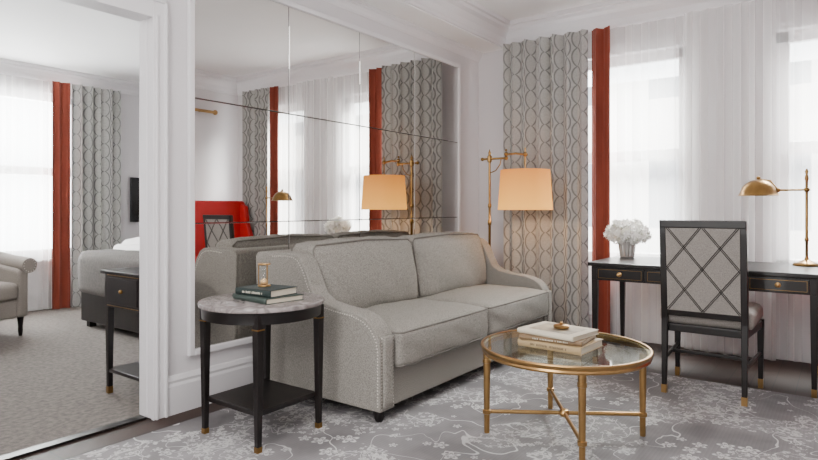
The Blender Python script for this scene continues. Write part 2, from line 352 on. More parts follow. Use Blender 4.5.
m=MB(); m.prism([(BY-a,b) for a,b in bb],'x',-.6,XW); struct(m.build('baseboard_bedroom',M['trim']))
bx('threshold',M['dark'],(DX0+.02,DX1-.02,2.93,2.99,0,.012),bevel=.003)
bx('wall_street',M['ext'],(15,15.5,-14,16,-8,4.2))
# ---------------------------------------------------------------- mirror wall
mx0,mz0,pw=1.93,.325,.69
t=thing('wall_mirror','large panelled mirror of twelve square panes covering the wall behind the sofa','mirror',(mx0+2*pw,YM-.01,mz0))
MB().box(mx0,mx0+4*pw,YM-.012,YM-.001,mz0,mz0+3*pw).build('backing',M['gap'],t)
f=MB()
for b in ((mx0-.035,mx0,mz0-.035,mz0+3*pw+.035),(mx0+4*pw,mx0+4*pw+.035,mz0-.035,mz0+3*pw+.035)): f.box(b[0],b[1],YM-.03,YM-.001,b[2],b[3])
f.box(mx0,mx0+4*pw,YM-.03,YM-.001,mz0-.035,mz0); f.box(mx0,mx0+4*pw,YM-.03,YM-.001,mz0+3*pw,mz0+3*pw+.035)
f.build('frame',M['trim'],t,bevel=.006)
for i in range(4):
    for j in range(3):
        g=.0024
        MB().box(mx0+i*pw+g,mx0+(i+1)*pw-g,YM-.018,YM-.012,mz0+j*pw+g,mz0+(j+1)*pw-g).build('mirror_pane',M['mirror'],t,bevel=.002,bseg=1)
t=thing('wall_rail','brass rail high on the wall above the red armchair, seen in the mirror','rail',(4.0,YF+.07,2.33))
MB().tube([(3.3,YF+.07,2.33),(4.68,YF+.07,2.33)],.02,14).build('rod',M['brass'],t,smooth='auto')
for x in (3.29,4.69): MB().ball((x,YF+.07,2.33),.034,12).build('finial',M['brass'],t,smooth=True)
for x in (3.45,4.5): MB().tube([(x,YF+.001,2.33),(x,YF+.07,2.33)],.014,10).build('bracket',M['brass'],t,smooth='auto')
# ---------------------------------------------------------------- rug
rug=MB().box(-.6,4.12,-.7,2.72,.0005,.012).build('area_rug',M['rug'],bevel=.004)
tag(rug,'large grey rug with white floral vines under the sofa and coffee table','rug')
RZ=.0125
# ---------------------------------------------------------------- curtains
def curtain(name,mat,label,axis,plane,a0,a1,z0,z1,amp,n,seed,group=None,cat='curtain',lo=.6,hi=1.15,pj=.8):
    rnd=random.Random(seed); bm=bmesh.new(); uvl=bm.loops.layers.uv.new('UVMap')
    NS=n*14; NZ=14; ph=[rnd.uniform(-pj,pj) for _ in range(n+2)]; am=[rnd.uniform(lo,hi) for _ in range(n+2)]
    gr=[];us=[]
    for j in range(NZ+1):
        z=z0+(z1-z0)*j/NZ; row=[]; ur=[]; u=0; prev=None
        for i in range(NS+1):
            s=i/NS; k=min(int(s*n),n-1); fr=s*n-k; fr=fr*fr*(3-2*fr)
            A=am[k]*(1-fr)+am[k+1]*fr; p_=ph[k]*(1-fr)+ph[k+1]*fr
            low=1-j/NZ
            o=amp*A*(math.sin(2*PI*s*n+p_+.35*low*math.sin(2.3*s*n+seed))+.15*math.sin(4*PI*s*n+2*p_+low))
            a=a0+(a1-a0)*s + .25*(a1-a0)/n*math.sin(4*PI*s*n+p_)*.3
            co=(plane+o,a,z) if axis=='x' else (a,plane+o,z)
            if prev: u+=math.dist(prev,co)
            prev=co; ur.append(u); row.append(bm.verts.new(co))
        gr.append(row); us.append(ur)
    base=us[0]
    for j in range(NZ):
        for i in range(NS):
            f=bm.faces.new((gr[j][i],gr[j][i+1],gr[j+1][i+1],gr[j+1][i])); f.smooth=True
            for l,(jj,ii) in zip(f.loops,((j,i),(j,i+1),(j+1,i+1),(j+1,i))): l[uvl].uv=(base[ii],gr[jj][ii].co.z)
    me=bpy.data.meshes.new(name); bm.to_mesh(me); bm.free(); o=bpy.data.objects.new(name,me); C.objects.link(o); me.materials.append(mat)
    return tag(o,label,cat,group)
CT=HC-.205
curtain('patterned_curtain',M['curtain'],'grey curtain with oval link pattern hanging behind the floor lamp','x',4.955,2.54,1.765,.005,CT,.056,6,1)
curtain('rust_curtain',M['red'],'rust red curtain beside the grey patterned curtain, above the flower vase','x',4.985,1.75,1.57,.005,CT,.03,2,2)
curtain('rust_curtain',M['red'],'rust red curtain at the far right of the window, seen only in the mirror','x',4.975,.10,-.06,.005,CT,.025,2,3)
curtain('patterned_curtain',M['curtain'],'grey patterned curtain beside the red armchair, seen only in the mirror','x',4.97,-.07,-.56,.005,CT,.045,4,4)
sk=dict(lo=.25,hi=1.2,pj=1.3)
curtain('sheer_curtain',M['sheer'],'white sheer curtain panel next to the rust red curtain behind the flowers','x',5.05,1.63,.86,.005,CT,.016,6,5,**sk)
curtain('sheer_curtain',M['sheer'],'white sheer curtain panel directly behind the desk chair','x',4.99,1.02,.40,.005,CT,.02,6,6,**sk)
curtain('sheer_curtain',M['sheer'],'gathered white sheer curtain panel behind the brass desk lamp','x',5.05,.46,-.02,.005,CT,.016,5,7,**sk)
curtain('rust_curtain',M['red'],'rust red curtain in the bedroom beside its sheer curtain','y',6.88,2.88,3.06,.006,2.47,.03,2,8)
curtain('patterned_curtain',M['curtain'],'grey patterned curtain in the bedroom beyond the bed','y',6.865,3.075,3.62,.006,2.47,.055,5,9)
curtain('sheer_curtain',M['sheer'],'white sheer curtain over the bedroom window behind the greige armchair','y',6.96,1.3,2.9,.006,2.47,.018,14,10,**sk)
# ---------------------------------------------------------------- sofa
t=thing('sofa','grey tweed two-seat sofa with nailhead trim in front of the mirror','sofa',(3.34,2.32,0)); sofa=t
X0,X1=2.28,4.40; AY=1.85; aw=.115; YB=2.80
b=MB(); b.box(X0+aw-.01,X1-aw+.01,AY+.02,2.66,.085,.285); b.build('base',M['sofa'],t,bevel=.012)
bk=MB(); bk.prism([(2.60,.10),(YB-.03,.10),(YB,.80),(YB-.02,.845),(2.68,.85),(2.64,.82)],'x',X0+.012,X1-.012); bk.build('back_frame',M['sofa'],t,smooth='auto',bevel=.02,bseg=3)
ctrl=[(2.52,.85),(2.46,.845),(2.42,.825),(2.38,.77),(2.345,.69),(2.31,.63),(2.25,.595),(2.15,.578),(2.02,.565),(1.95,.545),(1.90,.51),(1.865,.46),(1.852,.405)]
prof=[(YB-.035,.085),(YB-.005,.82),(YB-.03,.845)]+ctrl+[(AY+.001,.25),(AY+.001,.085)]
def welt(pts,par): MB().tube(pts,.0055,8).build('piping',M['piping'],par,smooth=True)
for side,(xa,xb) in enumerate(((X0,X0+aw),(X1-aw,X1))):
    a=MB(); a.prism(prof,'x',xa,xb); arm=a.build('arm',M['sofa'],t,smooth='auto',bevel=.006,bseg=2)
    MB().cushion(xa+.02,xb-.02,AY-.011,AY+.02,.10,.46,r=.008,by=.004,bz=.0,n=6).build('front_panel',M['sofa'],arm,smooth=True)
    xo=xa if side==0 else xb; sx=-1 if side==0 else 1
    path=[(2.66,.822)]+[(y+.015,z-.02) for y,z in ctrl]+[(AY+.018,.25),(AY+.018,.11)]
    def march(path,step):
        outp=[];acc=0
        for (a0,b0),(a1,b1) in zip(path,path[1:]):
            L=math.dist((a0,b0),(a1,b1)); d=-acc
            while d+step<=L:
                d+=step; outp.append((a0+(a1-a0)*d/L,b0+(b1-b0)*d/L))
            acc=L-d
        return outp
    nh=MB()
    for y,z in march(path,.016): nh.dot((xo+sx*.0005,y,z),.0045,(sx,0,0))
    nh.build('nailhead_trim',M['nail'],arm)
    for xx in (xa+.011,xb-.011):
        nh=MB()
        for k in range(23): nh.dot((xx,AY+.0,.10+.016*k),.0045,(0,-1,0))
        nh.build('nailhead_trim',M['nail'],arm)
xm=(X0+X1)/2
for (a,b_) in ((X0+aw+.003,xm-.004),(xm+.004,X1-aw-.003)):
    c=MB(); c.cushion(a,b_,AY-.03,2.50,.283,.472,r=.024,bz=.036,by=.018,wr=.004); sc=c.build('seat_cushion',M['sofa'],t,smooth=True)
    for z in (.293,.462): welt([(a+.003,2.45,z),(a+.001,AY+.03,z),(a+.008,AY-.018,z),(a+.03,AY-.029,z),((a+b_)/2,AY-.034,z+(.001 if z>.4 else 0)),(b_-.03,AY-.029,z),(b_-.008,AY-.018,z),(b_-.001,AY+.03,z),(b_-.003,2.45,z)],sc)
    aa=a-.01 if a<3 else a+.006; bb_=b_-.006 if a<3 else b_+.01
    c=MB(); c.cushion(aa,bb_,2.35,2.56,.468,.885,r=.035,bz=.026,by=.072,bx=.002,shear=.17,wr=.006); bc=c.build('back_cushion',M['sofa'],t,smooth=True)
    for yo in (.0,.18):
        y0=2.364+yo
        f_=lambda x,z:(x,y0+.17*(z-.462),z)
        welt([f_(aa+.006,.49),f_(aa+.002,.66),f_(aa+.006,.86),f_(aa+.03,.885),f_((aa+bb_)/2,.901),f_(bb_-.03,.885),f_(bb_-.006,.86),f_(bb_-.002,.66),f_(bb_-.006,.49)],bc)
for x in (X0+.075,X1-.075):
    for y in (AY+.07,YB-.09):
        MB().lathe([(.018,0.012 if y<2.72 else 0.0),(.026,.03),(.03,.06),(.026,.088)],(x,y,0),16).build('leg',M['dark'],t,smooth='auto')
# ---------------------------------------------------------------- side table
sx_,sy_=1.92,2.30; SH=.655
t=thing('side_table','round side table with marble top and dark wood legs left of the sofa','side table',(sx_,sy_,RZ))
MB().lathe([(.288,SH-.022),(.298,SH-.02),(.301,SH-.01),(.298,SH-.002),(.29,SH)],(sx_,sy_,0),64).build('marble_top',M['marble'],t,smooth='auto')
MB().lathe([(.25,SH-.075),(.283,SH-.075),(.286,SH-.03),(.29,SH-.022),(.25,SH-.022),(.25,SH-.075)],(sx_,sy_,0),64).build('apron',M['dark'],t,smooth='auto')
for a,b in ((-1,-1),(1,-1),(1,1),(-1,1)):
    lx,ly=sx_+a*.188,sy_+b*.195
    lg=MB().taper(lx,ly,RZ,SH-.03,.024,.04).build('leg',M['dark'],t,bevel=.003)
    MB().box(lx-.0205,lx+.0205,ly-.0205,ly+.0205,SH-.10,SH-.094).build('brass_band',M['brassd'],lg)
    MB().taper(lx,ly,RZ-.0005,.038,.0255,.026).build('brass_cap',M['brassd'],lg)
MB().box(sx_-.185,sx_+.185,sy_-.19,sy_+.19,.165,.19).build('shelf',M['dark'],t,bevel=.004)
# ---------------------------------------------------------------- books
def book(label,loc,rz,L,W,H,cover,ink,group,title=True,plate=None):
    t=thing('book',label,'book',loc,rz,group,local=True)
    c=MB(); c.box(-W/2,W/2,-L/2,L/2,0,.003); c.box(-W/2,W/2,-L/2,L/2,H-.003,H)
    c.prism([(-W/2+.004,0),(-W/2-.003,H*.15),(-W/2-.005,H*.5),(-W/2-.003,H*.85),(-W/2+.004,H)],'y',-L/2,L/2)
    c.build('cover',cover,t,bevel=.0012,bseg=1)
    MB().box(-W/2+.004,W/2-.005,-L/2+.005,L/2-.005,.003,H-.003).build('page_block',M['page'],t)
    if plate: MB().box(-W*.36,W*.38,-L*.36,L*.36,H-.0005,H+.0006).build('cover_picture',plate,t)
    if title:
        k=MB(); y=-L*.28; rnd=random.Random(int(L*1e4)+int(H*1e4))
        while y<L*.28:
            w=rnd.uniform(.004,.007); k.box(-W/2-.0062,-W/2-.003,y,y+w*.5,H*.36,H*.36+H*rnd.choice((.26,.3))); y+=w+ (.008 if rnd.random()<.2 else .001)
        k.build('spine_title',ink,t)
    return t
g='books on the side table'
book('dark grey-green hardback at the bottom of the side table stack',(1.93,2.27,SH),math.radians(-6),.28,.215,.026,M['greenl'],M['inkl'],g,title=False)
book('dark teal hardback with pale spine lettering, under the hourglass on the side table',(1.925,2.275,SH+.0265),math.radians(4),.235,.18,.034,M['green'],M['inkl'],g)
hz=SH+.0265+.0342
t=thing('hourglass','small brass hourglass standing on the dark teal book','hourglass',(1.93,2.30,hz))
for z in (hz,hz+.105): MB().lathe([(.03,z),(.032,z+.004),(.03,z+.009),(.02,z+.011)] if z==hz else [(.02,z-.002),(.03,z),(.032,z+.004),(.029,z+.009)],(1.93,2.30,0),24).build('end_cap',M['brass'],t,smooth='auto')
MB().lathe([(.012,hz+.01),(.021,hz+.018),(.023,hz+.032),(.016,hz+.046),(.004,hz+.057),(.016,hz+.068),(.023,hz+.082),(.021,hz+.096),(.012,hz+.104)],(1.93,2.30,0),20).build('glass_bulb',M['clear'],t,smooth=True)
MB().lathe([(.018,hz+.014),(.019,hz+.028),(.004,hz+.04)],(1.93,2.30,0),16).build('sand',M['sand'],t,smooth=True)
for k in range(3):
    a=k*2.094+.4; MB().tube([(1.93+.027*math.cos(a),2.30+.027*math.sin(a),hz+.006),(1.93+.027*math.cos(a),2.30+.027*math.sin(a),hz+.107)],.0025,8).build('post',M['brass'],t)
# ---------------------------------------------------------------- coffee table
cx,cy,CH=2.745,1.09,.44; CS=.965
t=thing('coffee_table','round brass coffee table with glass top in front of the sofa','coffee table',(cx,cy,RZ))
MB().lathe([(r*CS,z) for r,z in [(.388,CH-.034),(.404,CH-.036),(.408,CH-.028),(.405,CH-.02),(.412,CH-.012),(.414,CH-.003),(.41,CH+.002),(.400,CH+.002),(.398,CH-.008),(.388,CH-.008),(.388,CH-.034)]],(cx,cy,0),72).build('rim',M['brass'],t,smooth='auto')
MB().lathe([(.3975*CS,CH-.0075),(.3975*CS,CH)],(cx,cy,0),72).build('glass_top',M['glass'],t,smooth='auto')
ends=[]
for k,a in enumerate((33,123,213,303)):
    a=math.radians(a); lx,ly=cx+.37*math.cos(a),cy+.37*math.sin(a); ends.append((lx,ly))
    lg=MB().lathe([(.013,RZ),(.0135,.05),(.0165,.30),(.018,CH-.036)],(lx,ly,0),18).build('leg',M['brass'],t,smooth='auto')
    for z in (.115,.36,):
        MB().lathe([(.014,z-.012),(.0205,z-.008),(.0205,z+.008),(.014,z+.012)],(lx,ly,0),18).build('collar',M['brass'],lg,smooth='auto')
for i in (0,1):
    a,b=ends[i],ends[i+2]; z=.115
    MB().tube([(a[0],a[1],z),(cx,cy,z),(b[0],b[1],z)],.0095,12).build('stretcher',M['brass'],t,smooth='auto')
MB().lathe([(.0,.095),(.02,.1),(.026,.115),(.02,.13),(.0,.137)],(cx,cy,0),18).build('hub',M['brass'],t,smooth='auto')
g='books on the coffee table'; bz=CH+.0005
book('tan hardback at the bottom of the coffee table stack',(2.725,1.10,bz),math.radians(-4),.32,.25,.034,M['creamcover'],M['ink'],g)
book('brown hardback in the middle of the coffee table stack',(2.725,1.11,bz+.0345),math.radians(3),.30,.235,.022,M['tan'],M['inkl'],g)
book('ivory picture book on top of the coffee table stack',(2.73,1.115,bz+.057),math.radians(-9),.30,.24,.022,M['page'],M['ink'],g,title=False,plate=M['ivory'])
z=bz+.0795+.001
t=thing('trinket_dish','small round brass trinket resting on the ivory book','trinket',(2.735,1.10,z))
MB().lathe([(.022,z),(.036,z+.004),(.04,z+.012),(.034,z+.018),(.02,z+.021)],(2.735,1.10,0),28).build('body',M['brass'],t,smooth='auto')
MB().ball((2.735,1.10,z+.027),.008).build('knob',M['brass'],t,smooth=True)
# ---------------------------------------------------------------- desk
DT=.72; dy0,dy1,dx0,dx1=.12,1.45,4.13,4.84
t=thing('writing_desk','long dark wood writing desk with brass knobs under the window','desk',((dx0+dx1)/2,(dy0+dy1)/2,0))
MB().box(dx0-.012,dx1+.01,dy0-.015,dy1+.015,DT-.028,DT).build('desktop',M['dark'],t,bevel=.006)
b=MB(); b.box(dx0+.012,dx1-.01,dy0+.01,dy1-.01,DT-.125,DT-.028); b.build('apron',M['dark'],t,bevel=.003)
for (a,c) in ((dy0+.045,dy0+.36),(dy0+.375,dy1-.375),(dy1-.36,dy1-.045)):
    d=MB().box(dx0+.002,dx0+.02,a,c,DT-.118,DT-.036).build('drawer',M['dark'],t,bevel=.004)
    e=MB(); q0,q1=DT-.108,DT-.046; a1,c1=a+.012,c-.012; w_=.0018
    A=[e.bm.verts.new((dx0+.0005,y,z)) for y,z in ((a1,q0),(c1,q0),(c1,q1),(a1,q1))]
    B=[e.bm.verts.new((dx0+.0005,y,z)) for y,z in ((a1+w_,q0+w_),(c1-w_,q0+w_),(c1-w_,q1-w_),(a1+w_,q1-w_))]
    for i in range(4): e.bm.faces.new((A[i],A[(i+1)%4],B[(i+1)%4],B[i]))
    e.build('brass_inlay',M['brassd'],d)
    ks=[(a+c)/2] if c-a<.4 else [a+.12,c-.12]
    for ky in ks:
        k=MB().lathe([(.016,.0),(.016,-.003),(.006,-.006),(.005,-.014),(.012,-.02),(.012,-.025),(.006,-.029)],(dx0+.002,ky,DT-.077),16,'x').build('knob',M['brass'],d,smooth='auto')
for x in (dx0+.035,dx1-.035):
    for y in (dy0+.025,dy1-.025):
        lg=MB().taper(x,y,0.0,DT-.028,.026,.044).build('leg',M['dark'],t,bevel=.003)
        MB().taper(x,y,-.0,.05,.0275,.0285).build('brass_cap',M['brass'],lg)
# ---------------------------------------------------------------- vase and flowers
vx,vy=4.70,1.36
t=thing('vase','small ribbed silver vase holding white flowers on the desk','vase',(vx,vy,DT))
def ribbed(prof,c,seg=96,rib=.0025):
    m=MB(); rings=[]
    for r,z in prof:
        rings.append([m.bm.verts.new((c[0]+(r+rib*math.cos(i*PI/3))*math.cos(2*PI*i/seg),c[1]+(r+rib*math.cos(i*PI/3))*math.sin(2*PI*i/seg),z)) for i in range(seg)])
    for a,b in zip(rings,rings[1:]):
        for i in range(seg): m.bm.faces.new((a[i],a[(i+1)%seg],b[(i+1)%seg],b[i]))
    m.bm.faces.new(rings[0][::-1]); return m
ribbed([(.048,DT+.001),(.052,DT+.01),(.058,DT+.06),(.064,DT+.11),(.068,DT+.122),(.064,DT+.122),(.058,DT+.105),(.05,DT+.06)],(vx,vy)).build('body',M['silver'],t,smooth='auto',recalc=False)
fl=[(0,0,.215,.08),(.085,.03,.19,.07),(-.08,-.02,.185,.072),(.03,-.085,.19,.07),(-.03,.085,.195,.07),(.06,-.045,.235,.06),(-.05,.05,.235,.06),(.005,-.12,.17,.055),(.0,.12,.175,.055),(-.07,.045,.155,.055),(-.05,-.07,.155,.055)]
for i,(fx,fy,fz,fr) in enumerate(fl):
    c=(vx+fx,vy+fy,DT+fz)
    t=thing('flower','white ruffled bloom bunched in the silver vase on the desk','flower',(vx+fx*.25,vy+fy*.25,DT+.1),0,'white blooms in the vase')
    m=MB(); rnd=random.Random(i); n=46
    for k in range(n):
        z_=1-2*(k+.5)/n; rr=math.sqrt(1-z_*z_); a=k*2.39996
        nrm=Vector((rr*math.cos(a),rr*math.sin(a),z_)); nrm=(nrm+Vector((rnd.uniform(-.5,.5),rnd.uniform(-.5,.5),rnd.uniform(-.5,.5)))).normalized()
        u_=nrm.orthogonal().normalized(); w_=nrm.cross(u_); ro=rnd.uniform(0,PI); p0=Vector(c)+nrm*fr*rnd.uniform(.7,1.0); s=fr*.36
        cv=m.bm.verts.new(p0-nrm*s*.5)
        for q in range(5):
            a1=ro+q*2*PI/5
            def V(an,l,h): return m.bm.verts.new(p0+(u_*math.cos(an)+w_*math.sin(an))*l+nrm*h)
            m.bm.faces.new((cv,V(a1-.5,s*.7,s*.0),V(a1,s*1.1,s*rnd.uniform(.1,.5)),V(a1+.5,s*.7,s*.0)))
    bl=m.build('bloom',M['petal'],t,recalc=False)
    MB().ball(c,fr*.66,10).build('core',M['petalin'],bl)
    MB().tube([(vx+fx*.25,vy+fy*.25,DT+.09),(c[0],c[1],c[2]-fr*.5)],.003,6).build('stem',M['stem'],t)
# ---------------------------------------------------------------- desk lamp
lx,ly=4.70,.205
t=thing('desk_lamp','brass swing-arm desk lamp standing on the right end of the desk','desk lamp',(lx,ly,DT))
MB().lathe([(.078,DT),(.08,DT+.008),(.074,DT+.016),(.05,DT+.022),(.03,DT+.034),(.014,DT+.04),(.012,DT+.055)],(lx,ly,0),36).build('base',M['brassd'],t,smooth='auto')
MB().lathe([(.009,DT+.05),(.009,DT+.16),(.013,DT+.165),(.013,DT+.18),(.009,DT+.185),(.0085,DT+.56),(.013,DT+.57),(.010,DT+.59),(.006,DT+.60),(.011,DT+.62),(.003,DT+.64)],(lx,ly,0),16).build('pole',M['brassd'],t,smooth='auto')
az=DT+.50
MB().tube([(lx,ly-.02,az),(lx,ly+.10,az),(lx,ly+.16,az+.0)],.007,10).build('arm',M['brassd'],t,smooth='auto')
for yy,rr in ((ly,.018),(ly+.16,.015)): MB().ball((lx,yy,az),rr).build('joint',M['brassd'],t,smooth=True)
sy=ly+.275
pr=[(.014,.088),(.024,.086),(.045,.078),(.066,.062),(.082,.038),(.092,.010),(.102,-.012),(.106,-.016),(.101,-.014),(.088,.008),(.078,.034),(.062,.056),(.03,.072)]
MB().lathe([(r*1.2,z*1.05) for r,z in pr],(lx,sy,az-.018),40).build('shade',M['brassd'],t,smooth='auto')
MB().tube([(lx,ly+.16,az),(lx,ly+.205,az+.065),(lx,sy,az+.078)],.0055,10).build('shade_arm',M['brassd'],t,smooth='auto')
MB().ball((lx,sy,az+.086),.013).build('finial',M['brassd'],t,smooth=True)
# ---------------------------------------------------------------- desk chair
t=thing('desk_chair','dark wood desk chair with lattice upholstered back pulled up to the desk','chair',(3.97,.655,RZ))
ya,yb=.43,.88
rake=-.055
def bxk(z): return 3.745+ (rake*((z-.45)/.56) if z>.45 else (-.02*(1-z/.45)))
for y in (ya+.017,yb-.017):
    m=MB(); zs=[RZ,.45,.75,1.03]
    prev=None
    for z in zs:
        w=.036 if z>.3 else .026
        if z==1.03: w=.034
        ring=[m.bm.verts.new((bxk(z)+a*w/2,y+b*w/2,z)) for a,b in ((-1,-1),(1,-1),(1,1),(-1,1))]
        if prev:
            for i in range(4): m.bm.faces.new((prev[i],prev[(i+1)%4],ring[(i+1)%4],ring[i]))
        else: m.bm.faces.new(ring[::-1])
        prev=ring
    m.bm.faces.new(prev); lg=m.build('back_leg',M['dark'],t,bevel=.004)
    MB().taper(bxk(RZ)+.001,y,RZ-.0003,.06,.029,.031,dx=.003).build('brass_cap',M['brass'],lg)
for y in (ya-.012,yb+.012):
    lg=MB().taper(4.21,y,.0,.42,.024,.038).build('front_leg',M['dark'],t,bevel=.003)
    MB().taper(4.21,y,0,.055,.0265,.028).build('brass_cap',M['brass'],lg)
def slab(z0,z1,y0,y1,th,off=0):
    m=MB(); 
    pts=[(bxk(z0)-th/2+off,z0),(bxk(z0)+th/2+off,z0),(bxk(z1)+th/2+off,z1),(bxk(z1)-th/2+off,z1)]
    m.prism(pts,'y',y0,y1); return m
slab(.985,1.03,ya-.0,yb+.0,.04).build('top_rail',M['dark'],t,bevel=.006)
slab(.47,.505,ya+.03,yb-.03,.03).build('bottom_rail',M['dark'],t,bevel=.003)
bp=slab(.50,.99,ya+.032,yb-.032,.03).build('back_panel',M['chairfab'],t,bevel=.004)
m=MB(); py0,py1=ya+.036,yb-.036; Wd=(py1-py0)/2; Hd=.245
for sgn in (1,-1):
    for k2 in range(-4,9):
      for dk in (-.028,.028):
        k=k2+dk
        y_at=lambda z: py0+k*Wd+sgn*(z-.505)*Wd/Hd
        z_at=lambda y: .505+(y-py0-k*Wd)*Hd/(Wd*sgn)
        cand=[(y_at(.505),.505),(y_at(.985),.985),(py0,z_at(py0)),(py1,z_at(py1))]
        cand=[c for c in cand if py0-1e-6<=c[0]<=py1+1e-6 and .505-1e-6<=c[1]<=.985+1e-6]
        if len(cand)>=2:
            cand.sort(key=lambda c:c[1]); a,b=cand[0],cand[-1]
            if math.dist(a,b)>.02:
                for off in (-.0165,.0165):
                    m.tube([(bxk(a[1])+off,a[0],a[1]),(bxk(b[1])+off,b[0],b[1])],.0022,6)
m.build('lattice',M['dark'],bp)
sf=MB().prism([(3.765,ya+.005),(4.225,ya-.025),(4.225,yb+.025),(3.765,yb-.005)],'z',.37,.415).build('seat_frame',M['dark'],t,bevel=.005)
c=MB(); c.cushion(3.775,4.235,ya-.025,yb+.025,.415,.515,r=.035,bz=.014); c.build('seat',M['chairfab'],t,smooth=True)
for s_,y0,y1 in ((0,ya+.016,ya-.01),(1,yb-.016,yb+.01)):
    MB().tube([(3.745,y0,.212),(4.21,y1,.212)],.0115,8).build('stretcher',M['dark'],t,smooth='auto')
MB().box(3.96,3.98,ya+.005,yb-.005,.203,.222).build('stretcher',M['dark'],t,bevel=.003)
# ---------------------------------------------------------------- floor lamp
fx,fy=4.53,2.467; fz=0.0
t=thing('floor_lamp','brass floor lamp with glowing drum shade behind the right arm of the sofa','floor lamp',(fx,fy,0))
MB().lathe([(.11,0),(.115,.012),(.105,.024),(.05,.032),(.02,.05),(.014,.07)],(fx,fy,0),40).build('base',M['brassd'],t,smooth='auto')
MB().lathe([(.011,.06),(.011,.95),(.016,.96),(.016,.99),(.010,1.0),(.010,1.10),(.015,1.11),(.015,1.13),(.010,1.14),(.010,1.49),(.02,1.50),(.02,1.545),(.010,1.555),(.014,1.572),(.008,1.585),(.002,1.605)],(fx,fy,0),18).build('pole',M['brassd'],t,smooth='auto')
sy2=2.135
MB().tube([(fx,fy+.07,1.522),(fx,fy,1.522),(fx,2.31,1.522)],.0095,10).build('swing_arm',M['brassd'],t,smooth='auto')
MB().tube([(fx,2.31,1.552),(fx,2.22,1.556),(fx,sy2-.02,1.54)],.009,10).build('upper_arm',M['brassd'],t,smooth='auto')
MB().tube([(fx,fy,1.40),(fx,fy-.06,1.42),(fx,fy-.10,1.47),(fx,fy-.11,1.515)],.005,8).build('scroll',M['brassd'],t,smooth='auto')
for yy,zz,rr in ((2.31,1.522,.018),(2.31,1.555,.018),(2.31,1.588,.011),(fy+.07,1.522,.016),(sy2,1.545,.02)): MB().ball((fx,yy,zz),rr).build('joint',M['brassd'],t,smooth=True)
MB().tube([(fx,sy2,1.60),(fx,sy2,1.53),(fx,sy2,1.26)],.006,8).build('stem',M['brassd'],t)
s=MB().lathe([(.198,1.415),(.202,1.415),(.224,1.085),(.220,1.085),(.198,1.415)],(fx,sy2,0),56).build('shade',M['shade'],t,smooth='auto')
b=MB().ball((fx,sy2,1.24),.035,12); b.build('bulb',M['white'],t,smooth=True)
w=MB()
for k in range(3):
    a=k*2.094; w.tube([(fx,sy2,1.395),(fx+.196*math.cos(a),sy2+.196*math.sin(a),1.40)],.002,6)
w.build('shade_spider',M['brassd'],t)
# ---------------------------------------------------------------- red armchair (seen in the mirror)
t=thing('armchair','wide red leather armchair seen only as a reflection in the mirror','armchair',(4.35,-.25,0))
ax0,ax1=3.78,4.92; dY=.22
b=MB(); b.prism([(ax0+.04,.35),(ax1-.04,.35),(ax1,1.16),(ax1-.03,1.19),(ax0+.03,1.19),(ax0,1.16)],'y',-.80+dY,-.68+dY); b.build('backrest',M['redchair'],t,bevel=.03,bseg=3)
for s_,x in ((-1,ax0+.03),(1,ax1-.09)):
    b=MB(); b.prism([(y+dY,z) for y,z in [(-.70,.18),(-.18,.18),(-.18,.56),(-.26,.60),(-.45,.66),(-.56,.9),(-.60,1.12),(-.70,1.16)]],'x',x,x+.07); b.build('wing_arm',M['redchair'],t,bevel=.015)
MB().cushion(ax0+.11,ax1-.10,-.68+dY,-.17+dY,.32,.47,r=.04,bz=.015).build('seat',M['redchair'],t,smooth=True)
MB().box(ax0+.1,ax1-.09,-.68+dY,-.19+dY,.18,.32).build('seat_frame',M['redchair'],t,bevel=.01)
for x in (ax0+.07,ax1-.06):
    for y in (-.21+dY,-.64+dY): MB().taper(x,y,RZ if x<4.12 else 0,.18,.025,.04).build('leg',M['dark'],t)
# ---------------------------------------------------------------- bedroom
t=thing('bed','bed with white linen and taupe throw in the next room','bed',(3.6,5.0,0.004)); b0=2.64
MB().box(b0,4.75,4.25,5.72,.06,.34).build('base',M['dark'],t,bevel=.01)
MB().cushion(b0-.01,4.75,4.24,5.73,.34,.655,r=.05,bz=.01).build('mattress',M['white'],t,smooth=True)
MB().cushion(3.0,4.70,4.20,5.77,.44,.80,r=.09,bz=.03,wr=.008).build('duvet',M['white'],t,smooth=True)
MB().cushion(b0-.03,2.99,4.19,5.78,.30,.70,r=.08,bz=.012,wr=.006).build('throw',M['throw'],t,smooth=True)
MB().cushion(2.92,3.12,4.195,5.775,.40,.745,r=.08,bz=.012,wr=.006).build('folded_sheet',M['white'],t,smooth=True)
MB().box(4.76,4.85,4.2,5.78,.1,1.25).build('headboard',M['cream'],t,bevel=.02)
for x in (b0+.06,4.6):
    for y in (4.33,5.64): MB().box(x-.03,x+.03,y-.03,y+.03,.004,.06).build('leg',M['dark'],t)
for i,(x,y) in enumerate(((4.40,4.62),(4.40,5.36))):
    p_=MB().cushion(x-.22,x+.22,y-.32,y+.32,.86,.98,r=.055,bz=.02).build('pillow',M['white'],smooth=True)
    tag(p_,'plump white pillow on the bed, '+('nearer the console table' if i==0 else 'nearer the bedroom curtains'),'pillow','bed pillows')
t=thing('console_table','dark wood console table with brass trim just inside the bedroom doorway','console table',(2.3,3.33,.004))
q0,q1,r0,r1=1.77,2.85,3.13,3.54
MB().box(q0-.02,q1+.02,r0-.015,r1+.015,.715,.735).build('tabletop',M['dark'],t,bevel=.004)
MB().box(q0+.0,q1,r0,r1,.52,.715).build('body',M['dark'],t,bevel=.003)
d=MB().box(q0-.006,q0+.001,r0+.045,r1-.045,.545,.695).build('drawer',M['dark'],t,bevel=.002)
MB().ball((q0-.012,(r0+r1)/2,.62),.012,10).build('knob',M['brassd'],d,smooth=True)
for zz in (.528,.706): MB().box(q0-.004,q0,r0+.035,r1-.035,zz,zz+.004).build('brass_inlay',M['brassd'],t)
